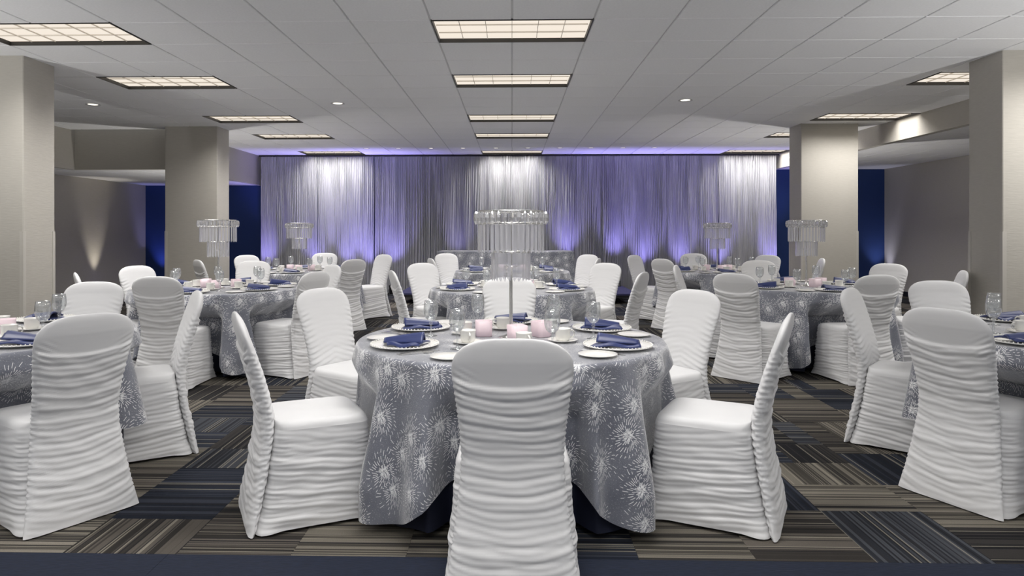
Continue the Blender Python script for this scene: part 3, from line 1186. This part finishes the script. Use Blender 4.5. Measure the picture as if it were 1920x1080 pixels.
def cloth(key, square, z_top, r0, min_z, seed, a_half=1.27, rot=0.0, nfold=21, amp=0.075):
    cx, cy = TAB[key]['c']
    rs = np.random.RandomState(seed)
    na = 288
    flare = 0.085 if square else 0.014
    ph = np.linspace(0, 2 * PI, na, endpoint=False)
    if square:
        q = ph - rot
        n = 9.0
        Lm = a_half / (np.abs(np.cos(q)) ** n + np.abs(np.sin(q)) ** n) ** (1 / n)
    else:
        Lm = np.full(na, r0 + z_top - min_z + 0.0)
    drop = np.minimum(Lm - r0, z_top - min_z)
    drop = np.where(Lm - r0 > (z_top - min_z) * 0.9, (z_top - min_z) * (0.9 + 0.1 * np.tanh(((Lm - r0) / (z_top - min_z) - 0.9) * 8)), drop)
    # irregular folds, tighter where the cloth hangs long
    f = np.zeros(na)
    for k in range(5):
        m = nfold + rs.randint(-4, 5)
        f += rs.uniform(.5, 1) * np.cos(m * ph + rs.uniform(0, 2 * PI))
    f /= 2.0
    f = np.tanh(f * 1.3)
    V, UV = [(0, 0, z_top)], [(0, 0)]
    flat = [0.25, 0.5, 0.7, 0.9, 0.975]
    for t in flat:
        for i in range(na):
            V.append((t * r0 * math.cos(ph[i]), t * r0 * math.sin(ph[i]), z_top))
            UV.append((t * r0 * math.cos(ph[i]), t * r0 * math.sin(ph[i])))
    ts = np.concatenate([[0.0, 0.008, 0.018, 0.03], np.linspace(0.05, 1.0, 34) ** 1.0])
    chairs = [(ox - cx, oy - cy, an) for ox, oy, an in TAB[key]['chairs']]
    base_ring = len(V)
    for j, t in enumerate(ts):
        for i in range(na):
            if j < 4:
                d = t
            else:
                d = 0.03 + (drop[i] - 0.03) * (t - 0.05) / 0.95 if t > 0.05 else 0.03 + 0.004
            e = d / max(0.35, z_top - min_z)
            corner = 0
            rr = r0 + 0.012 * min(1, d / 0.02) + (amp * f[i] + flare) * min(1.0, e * 1.25) ** 0.9
            z = z_top - max(0.0, d - 0.006) if d > 0 else z_top
            X, Y = rr * math.cos(ph[i]), rr * math.sin(ph[i])
            # pushed in where a chair's seat presses on it
            if z < 0.66:
                kz = min(1.0, (0.66 - z) / 0.14)
                for (ox, oy, an) in chairs:
                    dx, dy = X - ox, Y - oy
                    fy = dx * math.cos(an) + dy * math.sin(an)
                    fx = -dx * math.sin(an) + dy * math.cos(an)
                    lim = 0.318 if not square else 0.300
                    if abs(fx) < 0.36 and -0.3 < fy < lim:
                        wgt = 1.0 if abs(fx) < 0.28 else (0.36 - abs(fx)) / 0.08
                        push = (lim - fy) * wgt * kz
                        X += math.cos(an) * push
                        Y += math.sin(an) * push
            V.append((X, Y, z))
            rl = r0 + d
            UV.append((rl * math.cos(ph[i]), rl * math.sin(ph[i])))
    F = [(0, 1 + i, 1 + (i + 1) % na) for i in range(na)]
    nr = (len(V) - 1) // na
    for j in range(nr - 1):
        for i in range(na):
            a, b2 = 1 + j * na + i, 1 + j * na + (i + 1) % na
            F.append((a, 1 + (j + 1) * na + i, 1 + (j + 1) * na + (i + 1) % na, b2))
    me = mesh_from(V, F, 'cloth')
    uvl = me.uv_layers.new(name='cloth')
    arr = np.array(UV)[[lp.vertex_index for lp in me.loops]] + rs.uniform(0, 5, 2)
    uvl.data.foreach_set('uv', arr.ravel().tolist())
    return me


for k, key in enumerate(TAB):
    cx, cy = TAB[key]['c']
    ph = TAB[key]['phrase']
    me = cloth(key, False, TH - 0.004, TR - 0.006, 0.003, 50 + k, nfold=20, amp=0.012)
    o = link('navy_tablecloth', me, M['under'], None, True, loc=(cx, cy, 0))
    tag(o, 'floor length navy tablecloth showing under the overlay of the %s' % ph, 'tablecloth', 'navy tablecloths')
    me = cloth(key, True, TH, TR, 0.045, 80 + k, rot=(0.0, 0.05, -0.1, 0.1, -0.12, 0.2, -0.06, 0.1, 0.0)[k])
    o = link('sequin_overlay', me, M['sequin'], None, True, loc=(cx, cy, 0))
    tag(o, 'silver organza overlay with sequin bursts draped over the %s' % ph, 'tablecloth', 'silver sequin overlays')

# ------------------------------------------------------------------ tableware prototypes
def lathe_mesh(prof, n, mat, name):
    me = MB().lathe(prof, n).mesh(name)
    me.materials.append(mat)
    me.polygons.foreach_set('use_smooth', [True] * len(me.polygons))
    return me


charger_me = lathe_mesh([(0.0001, 0.0), (0.10, 0.0), (0.115, 0.003), (0.165, 0.013), (0.168, 0.0155), (0.166, 0.0175), (0.118, 0.0085), (0.108, 0.006), (0.0001, 0.006)], 40, M['china'], 'charger_plate')
bmb = MB()
for i in range(56):
    a = 2 * PI * i / 56
    bmb.lathe([(0.0002, -0.0045), (0.0045, 0), (0.0002, 0.0045)], 5, (0.163 * math.cos(a), 0.163 * math.sin(a), 0.0195))
beads_me = bmb.mesh('rim_beads')
beads_me.materials.append(M['china'])
bread_me = lathe_mesh([(0.0001, 0.0), (0.05, 0.0), (0.058, 0.003), (0.088, 0.011), (0.088, 0.0135), (0.056, 0.007), (0.0001, 0.005)], 32, M['china'], 'bread_plate')
saucer_me = lathe_mesh([(0.0001, 0.0), (0.04, 0.0), (0.046, 0.002), (0.076, 0.012), (0.076, 0.0145), (0.045, 0.006), (0.0001, 0.004)], 28, M['china'], 'saucer')
cup_me = lathe_mesh([(0.0001, 0.0), (0.024, 0.0), (0.030, 0.004), (0.037, 0.02), (0.039, 0.06), (0.0405, 0.064), (0.0375, 0.0635), (0.035, 0.02), (0.028, 0.008), (0.0001, 0.006)], 24, M['china'], 'cup_body')
hm = MB().tube([(0.036, 0, 0.052), (0.050, 0, 0.054), (0.060, 0, 0.045), (0.061, 0, 0.030), (0.053, 0, 0.019), (0.036, 0, 0.017)], 0.0042, 7)
handle_me = hm.mesh('handle')
handle_me.materials.append(M['china'])
handle_me.polygons.foreach_set('use_smooth', [True] * len(handle_me.polygons))
foot_me = lathe_mesh([(0.0001, 0.0), (0.034, 0.0), (0.034, 0.002), (0.012, 0.006), (0.006, 0.014), (0.0048, 0.045), (0.0065, 0.062), (0.0115, 0.068), (0.0055, 0.074), (0.009, 0.082)], 24, M['glass'], 'stem')
bowl_me = lathe_mesh([(0.0085, 0.081), (0.018, 0.086), (0.029, 0.098), (0.0365, 0.118), (0.039, 0.140), (0.0375, 0.165), (0.033, 0.190), (0.0315, 0.190), (0.036, 0.164), (0.0373, 0.140), (0.035, 0.119), (0.0275, 0.100), (0.017, 0.089), (0.0001, 0.086)], 28, M['glass'], 'bowl')


def napkin_mesh(seed):
    rs = np.random.RandomState(seed)
    V, F = [], []

    def sheet(pts_fn, nu, nv, th):
        base = len(V)
        for j in range(nv):
            for i in range(nu):
                V.append(pts_fn(i / (nu - 1), j / (nv - 1)))
        top = len(V)
        for j in range(nv):
            for i in range(nu):
                x, y, z = pts_fn(i / (nu - 1), j / (nv - 1))
                V.append((x, y, z + th))
        for j in range(nv - 1):
            for i in range(nu - 1):
                a = j * nu + i
                F.append((base + a, base + a + nu, base + a + nu + 1, base + a + 1))
                F.append((top + a, top + a + 1, top + a + nu + 1, top + a + nu))
        rim = [i for i in range(nu)] + [j * nu + nu - 1 for j in range(1, nv)] + [(nv - 1) * nu + i for i in range(nu - 2, -1, -1)] + [j * nu for j in range(nv - 2, 0, -1)]
        for k in range(len(rim)):
            a, b2 = rim[k], rim[(k + 1) % len(rim)]
            F.append((base + a, base + b2, top + b2, top + a))
    w, p, q = rs.uniform(.95, 1.1), rs.uniform(0, 6), rs.uniform(0.8, 1.2)
    # lower folded layer, a soft triangle that sweeps out to one side
    sheet(lambda u, v: ((u - .5) * 0.21 * (1 - 0.35 * v), (v - .5) * 0.12 + 0.015 * math.sin(u * 4 + p),
                        0.0075 + 0.012 * math.sin(PI * v) * (0.5 + 0.5 * u) + 0.004 * math.sin(9 * u + p)), 18, 8, 0.006)
    # upper layer gathered into a raised fan
    sheet(lambda u, v: (-0.085 + 0.17 * u * w, -0.045 + 0.095 * v * (1 - 0.45 * u) + 0.02 * u,
                        0.017 + 0.030 * q * math.sin(PI * min(1, v * 1.05)) * (1 - 0.75 * u) ** 0.7 + 0.005 * abs(math.sin(5 * v * PI + p)) * (1 - u)), 18, 14, 0.005)
    me = mesh_from(V, F, 'napkin')
    me.materials.append(M['napkin'])
    me.polygons.foreach_set('use_smooth', [True] * len(me.polygons))
    return me


napkins = [napkin_mesh(s) for s in (1, 2, 3)]


def cut_mesh(kind):
    mb = MB()
    pts = {'fork': [(0.0, .004), (.02, .007), (.10, .004), (.13, .005), (.145, .011), (.16, .012), (.19, .011)],
           'knife': [(0.0, .006), (.02, .008), (.09, .006), (.10, .007), (.12, .010), (.19, .010), (.215, .003)],
           'spoon': [(0.0, .004), (.02, .006), (.09, .0035), (.115, .005), (.13, .014), (.15, .018), (.165, .014), (.172, .004)]}[kind]
    V, F = [], []
    for (y, w) in pts:
        up = 0.004 * math.sin(PI * y / 0.2)
        for zz in (0.0, 0.0022):
            V += [(-w, y - .1, zz + up), (w, y - .1, zz + up)]
    for k in range(len(pts) - 1):
        a, b2 = 4 * k, 4 * (k + 1)
        F += [(a, a + 1, b2 + 1, b2), (a + 2, b2 + 2, b2 + 3, a + 3), (a, b2, b2 + 2, a + 2), (a + 1, a + 3, b2 + 3, b2 + 1)]
    F += [(0, 2, 3, 1), (len(V) - 4, len(V) - 3, len(V) - 1, len(V) - 2)]
    if kind == 'fork':
        for s in (-.009, -.003, .003, .009):
            mb.box(s - .0016, s + .0016, .089, .125, 0.0, .002)
    mb.add(V, F)
    me = mb.mesh(kind)
    me.materials.append(M['steel'])
    return me


CUT = {k: cut_mesh(k) for k in ('fork', 'knife', 'spoon')}
# pink votive: rounded square cup and candle
def rounded_box(hw_, z0, z1, r, inset=0.0):
    mb = MB()
    prof = [(0.02, z0), (hw_ - .004, z0), (hw_, z0 + .004), (hw_ + .002, z1), (hw_ - .004, z1), (hw_ - .006, z1 - .012), (0.0002, z1 - .012)]
    n = 32
    v = []
    for (rr, z) in prof:
        for i in range(n):
            a = 2 * PI * (i + .5) / n
            c, s = math.cos(a), math.sin(a)
            d = (abs(c) ** 8 + abs(s) ** 8) ** (1 / 8)
            v.append((rr * c / d, rr * s / d, z))
    f = [(j * n + i, j * n + (i + 1) % n, (j + 1) * n + (i + 1) % n, (j + 1) * n + i) for j in range(len(prof) - 1) for i in range(n)]
    mb.add(v, f)
    return mb


votive_me = rounded_box(0.043, 0.0, 0.082, .01).mesh('votive_holder')
votive_me.materials.append(M['pink'])
wick_me = lathe_mesh([(0.0001, 0.070), (0.020, 0.070), (0.020, 0.074), (0.0015, 0.0755), (0.0012, 0.085), (0.0001, 0.085)], 12, M['china'], 'candle')

PLACES = [('front', 270), ('front left', 210), ('back left', 150), ('back', 90), ('back right', 30), ('front right', 330)]
ZT = TH + 0.0006
SHORT = {'C1': 'nearest centre table', 'C2': 'second centre table', 'C3': 'third centre table', 'L1': 'left edge table', 'L2': 'middle left table',
         'L3': 'far left table', 'R1': 'right edge table', 'R2': 'middle right table', 'R3': 'far right table'}


def visible(x, y, m=25):
    p = project(x, y)
    return p is not None and -m < p[0] < 1920 + m


cnt = 0
for key in TAB:
    cx, cy = TAB[key]['c']
    tn = SHORT[key]
    rot = {'L3': 8, 'R3': -6, 'C3': 4}.get(key, 0)
    for pi_, (pn, pa) in enumerate(PLACES):
        a = math.radians(pa + rot)
        fx, fy = -math.cos(a), -math.sin(a)          # towards the table's middle
        rx, ry = fy, -fx                              # the guest's right
        px_, py_ = cx + 0.595 * math.cos(a), cy + 0.595 * math.sin(a)
        rz = math.atan2(fy, fx) - PI / 2
        jr = random.Random(hash((key, pn)) & 1023 if False else (pi_ * 17 + sum(map(ord, key))))

        def at(f, r, extra=0.0):
            return px_ + fx * f + rx * r, py_ + fy * f + ry * r
        where = '%s place of the %s' % (pn, tn)
        x, y = at(0, 0)
        if visible(x, y, 40):
            ch = empty('charger_plate', (x, y, ZT), rz)
            tag(ch, 'white beaded charger plate at the %s' % where, 'plate', 'charger plates')
            link('plate', charger_me, None, ch)
            link('rim_beads', beads_me, None, ch)
            nk = link('folded_napkin', napkins[cnt % 3], None, None, loc=(x, y, ZT + 0.0064 - 0.0035 * 1.25))
            nk.rotation_euler = (0, 0, jr.uniform(-.35, .35) + (PI if pi_ in (1, 3) else 0))
            nk.scale = (1.12, 1.12, 1.25)
            tag(nk, 'navy satin napkin on the charger at the %s' % where, 'napkin', 'navy napkins')
        x, y = at(-0.01, -0.268)
        if visible(x, y):
            o = link('bread_plate', bread_me, None, None, loc=(x, y, ZT))
            tag(o, 'small white bread plate at the %s' % where, 'plate', 'bread plates')
        x, y = at(0.31 + jr.uniform(-.02, .02), 0.05 + jr.uniform(-.03, .03))
        if visible(x, y):
            o = link('saucer', saucer_me, None, None, loc=(x, y, ZT))
            tag(o, 'white saucer under the cup at the %s' % where, 'saucer', 'saucers')
            c = empty('coffee_cup', (x, y, ZT + 0.0045), rz - 0.6 + jr.uniform(-.5, .5))
            tag(c, 'white coffee cup on a saucer at the %s' % where, 'cup', 'coffee cups')
            link('cup_body', cup_me, None, c)
            link('handle', handle_me, None, c)
        x, y = at(0.20 + jr.uniform(-.02, .02), 0.185 + jr.uniform(-.02, .02))
        if visible(x, y):
            g = empty('water_goblet', (x, y, ZT))
            tag(g, 'clear stemmed water goblet at the %s' % where, 'glass', 'water goblets')
            link('stem', foot_me, None, g)
            link('bowl', bowl_me, None, g)
        if key in ('C1', 'L1', 'R1'):
            for kind, r in (('fork', -.185), ('knife', .185), ('spoon', .212)):
                x, y = at(-.01, r)
                if visible(x, y):
                    o = link('table_' + kind, CUT[kind], None, None, loc=(x, y, ZT))
                    o.rotation_euler = (0, 0, rz)
                    tag(o, 'steel %s beside the charger at the %s' % (kind, where), kind, 'cutlery')
        cnt += 1
    # three pink votives around the middle
    for k, (a, nm) in enumerate(((160, 'left'), (285, 'front'), (15, 'right'))):
        r = (0.155, 0.125, 0.168)[k]
        x, y = cx + r * math.cos(math.radians(a)), cy + r * math.sin(math.radians(a))
        if visible(x, y):
            v = empty('votive_candle', (x, y, ZT), 0.25 * k + 0.1)
            tag(v, 'pink square votive candle %s of the middle of the %s' % (nm, tn), 'candle', 'pink votives')
            link('holder', votive_me, None, v, True)
            link('candle', wick_me, None, v)

# ------------------------------------------------------------------ crystal centrepieces
bead_me = MB()
prof = [(0.0003, -0.036), (0.0105, -0.018), (0.0125, 0.0), (0.0095, 0.022), (0.0003, 0.034)]
bead_me.lathe(prof, 6)
bead_me = bead_me.mesh('crystal_drop')
bead_me.materials.append(M['crystal_bead'])


def prism_mesh(h, w):
    v = []
    for z in (0.0, -h + 0.014):
        v += [(-w, -0.003, z), (w, -0.003, z), (0, 0.006, z)]
    v += [(0, 0.0, 0.010), (0, 0, -h)]
    f = [(0, 1, 4, 3), (1, 2, 5, 4), (2, 0, 3, 5), (1, 0, 6), (2, 1, 6), (0, 2, 6), (3, 4, 7), (4, 5, 7), (5, 3, 7)]
    me = mesh_from(v, f, 'crystal_prism')
    me.materials.append(M['crystal'])
    return me


pr1, pr2 = prism_mesh(0.148, 0.0092), prism_mesh(0.150, 0.0080)


def hoop(r, t=0.004):
    mb = MB()
    pts = [(r + t * math.cos(a), t * 1.4 * math.sin(a)) for a in np.linspace(0, 2 * PI, 8, endpoint=False)]
    mb.lathe(pts, 40, close=True)
    me = mb.mesh('hoop')
    me.materials.append(M['steel'])
    return me


h1, h2 = hoop(0.172), hoop(0.100)
stand_me = lathe_mesh([(0.0001, 0.0), (0.066, 0.0), (0.066, 0.004), (0.045, 0.009), (0.020, 0.018), (0.012, 0.045), (0.0095, 0.10), (0.0085, 0.30), (0.0075, 0.362), (0.011, 0.366), (0.036, 0.374), (0.036, 0.378), (0.0001, 0.378)], 24, M['steel'], 'stand')
spoke_mb = MB()
for k in range(4):
    a = PI / 4 + k * PI / 2
    spoke_mb.tube([(0, 0, .663), (0.172 * math.cos(a), 0.172 * math.sin(a), .663)], .003, 6)
    spoke_mb.tube([(0, 0, .452), (0.10 * math.cos(a), 0.10 * math.sin(a), .452)], .003, 6)
spoke_mb.tube([(0, 0, .378), (0, 0, .672)], .005, 8)
spoke_me = spoke_mb.mesh('inner_frame')
spoke_me.materials.append(M['steel'])
topdisc = lathe_mesh([(0.0001, .672), (.055, .668), (.058, .664), (.0001, .663)], 20, M['steel'], 'top_disc')


def centrepiece(key, label):
    cx, cy = TAB[key]['c']
    t = empty('crystal_centrepiece', (cx, cy, ZT), 0.3)
    tag(t, label, 'centrepiece', 'crystal chandelier centrepieces')
    link('stand', stand_me, None, t)
    link('inner_frame', spoke_me, None, t)
    link('top_disc', topdisc, None, t)
    for z, m in ((.663, h1), (.600, h1), (.452, h2)):
        link('hoop', m, None, t, True, loc=(0, 0, z))
    nb = 34
    for k in range(nb):
        a = 2 * PI * k / nb
        o = link('crystal_drop', bead_me, None, t, loc=(0.186 * math.cos(a), 0.186 * math.sin(a), .630))
        o.rotation_euler = (0, 0, a)
    for k in range(36):
        a = 2 * PI * k / 36
        o = link('crystal_prism', pr1, None, t, loc=(0.170 * math.cos(a), 0.170 * math.sin(a), .595))
        o.rotation_euler = (0, 0, a + PI / 2 + 0.25 * math.sin(5 * k))
    for k in range(26):
        a = 2 * PI * k / 26
        o = link('crystal_prism', pr2, None, t, loc=(0.100 * math.cos(a), 0.100 * math.sin(a), .450))
        o.rotation_euler = (0, 0, a + PI / 2 + 0.25 * math.sin(4 * k))


centrepiece('C1', 'large two tier crystal centrepiece on a slim pole, nearest centre table')
centrepiece('L2', 'crystal centrepiece on a pole in front of the left column')
centrepiece('R2', 'crystal centrepiece on a pole in front of the right column')
centrepiece('L3', 'small looking crystal centrepiece before the curtain, far left table')
centrepiece('R3', 'small looking crystal centrepiece before the curtain, far right table')
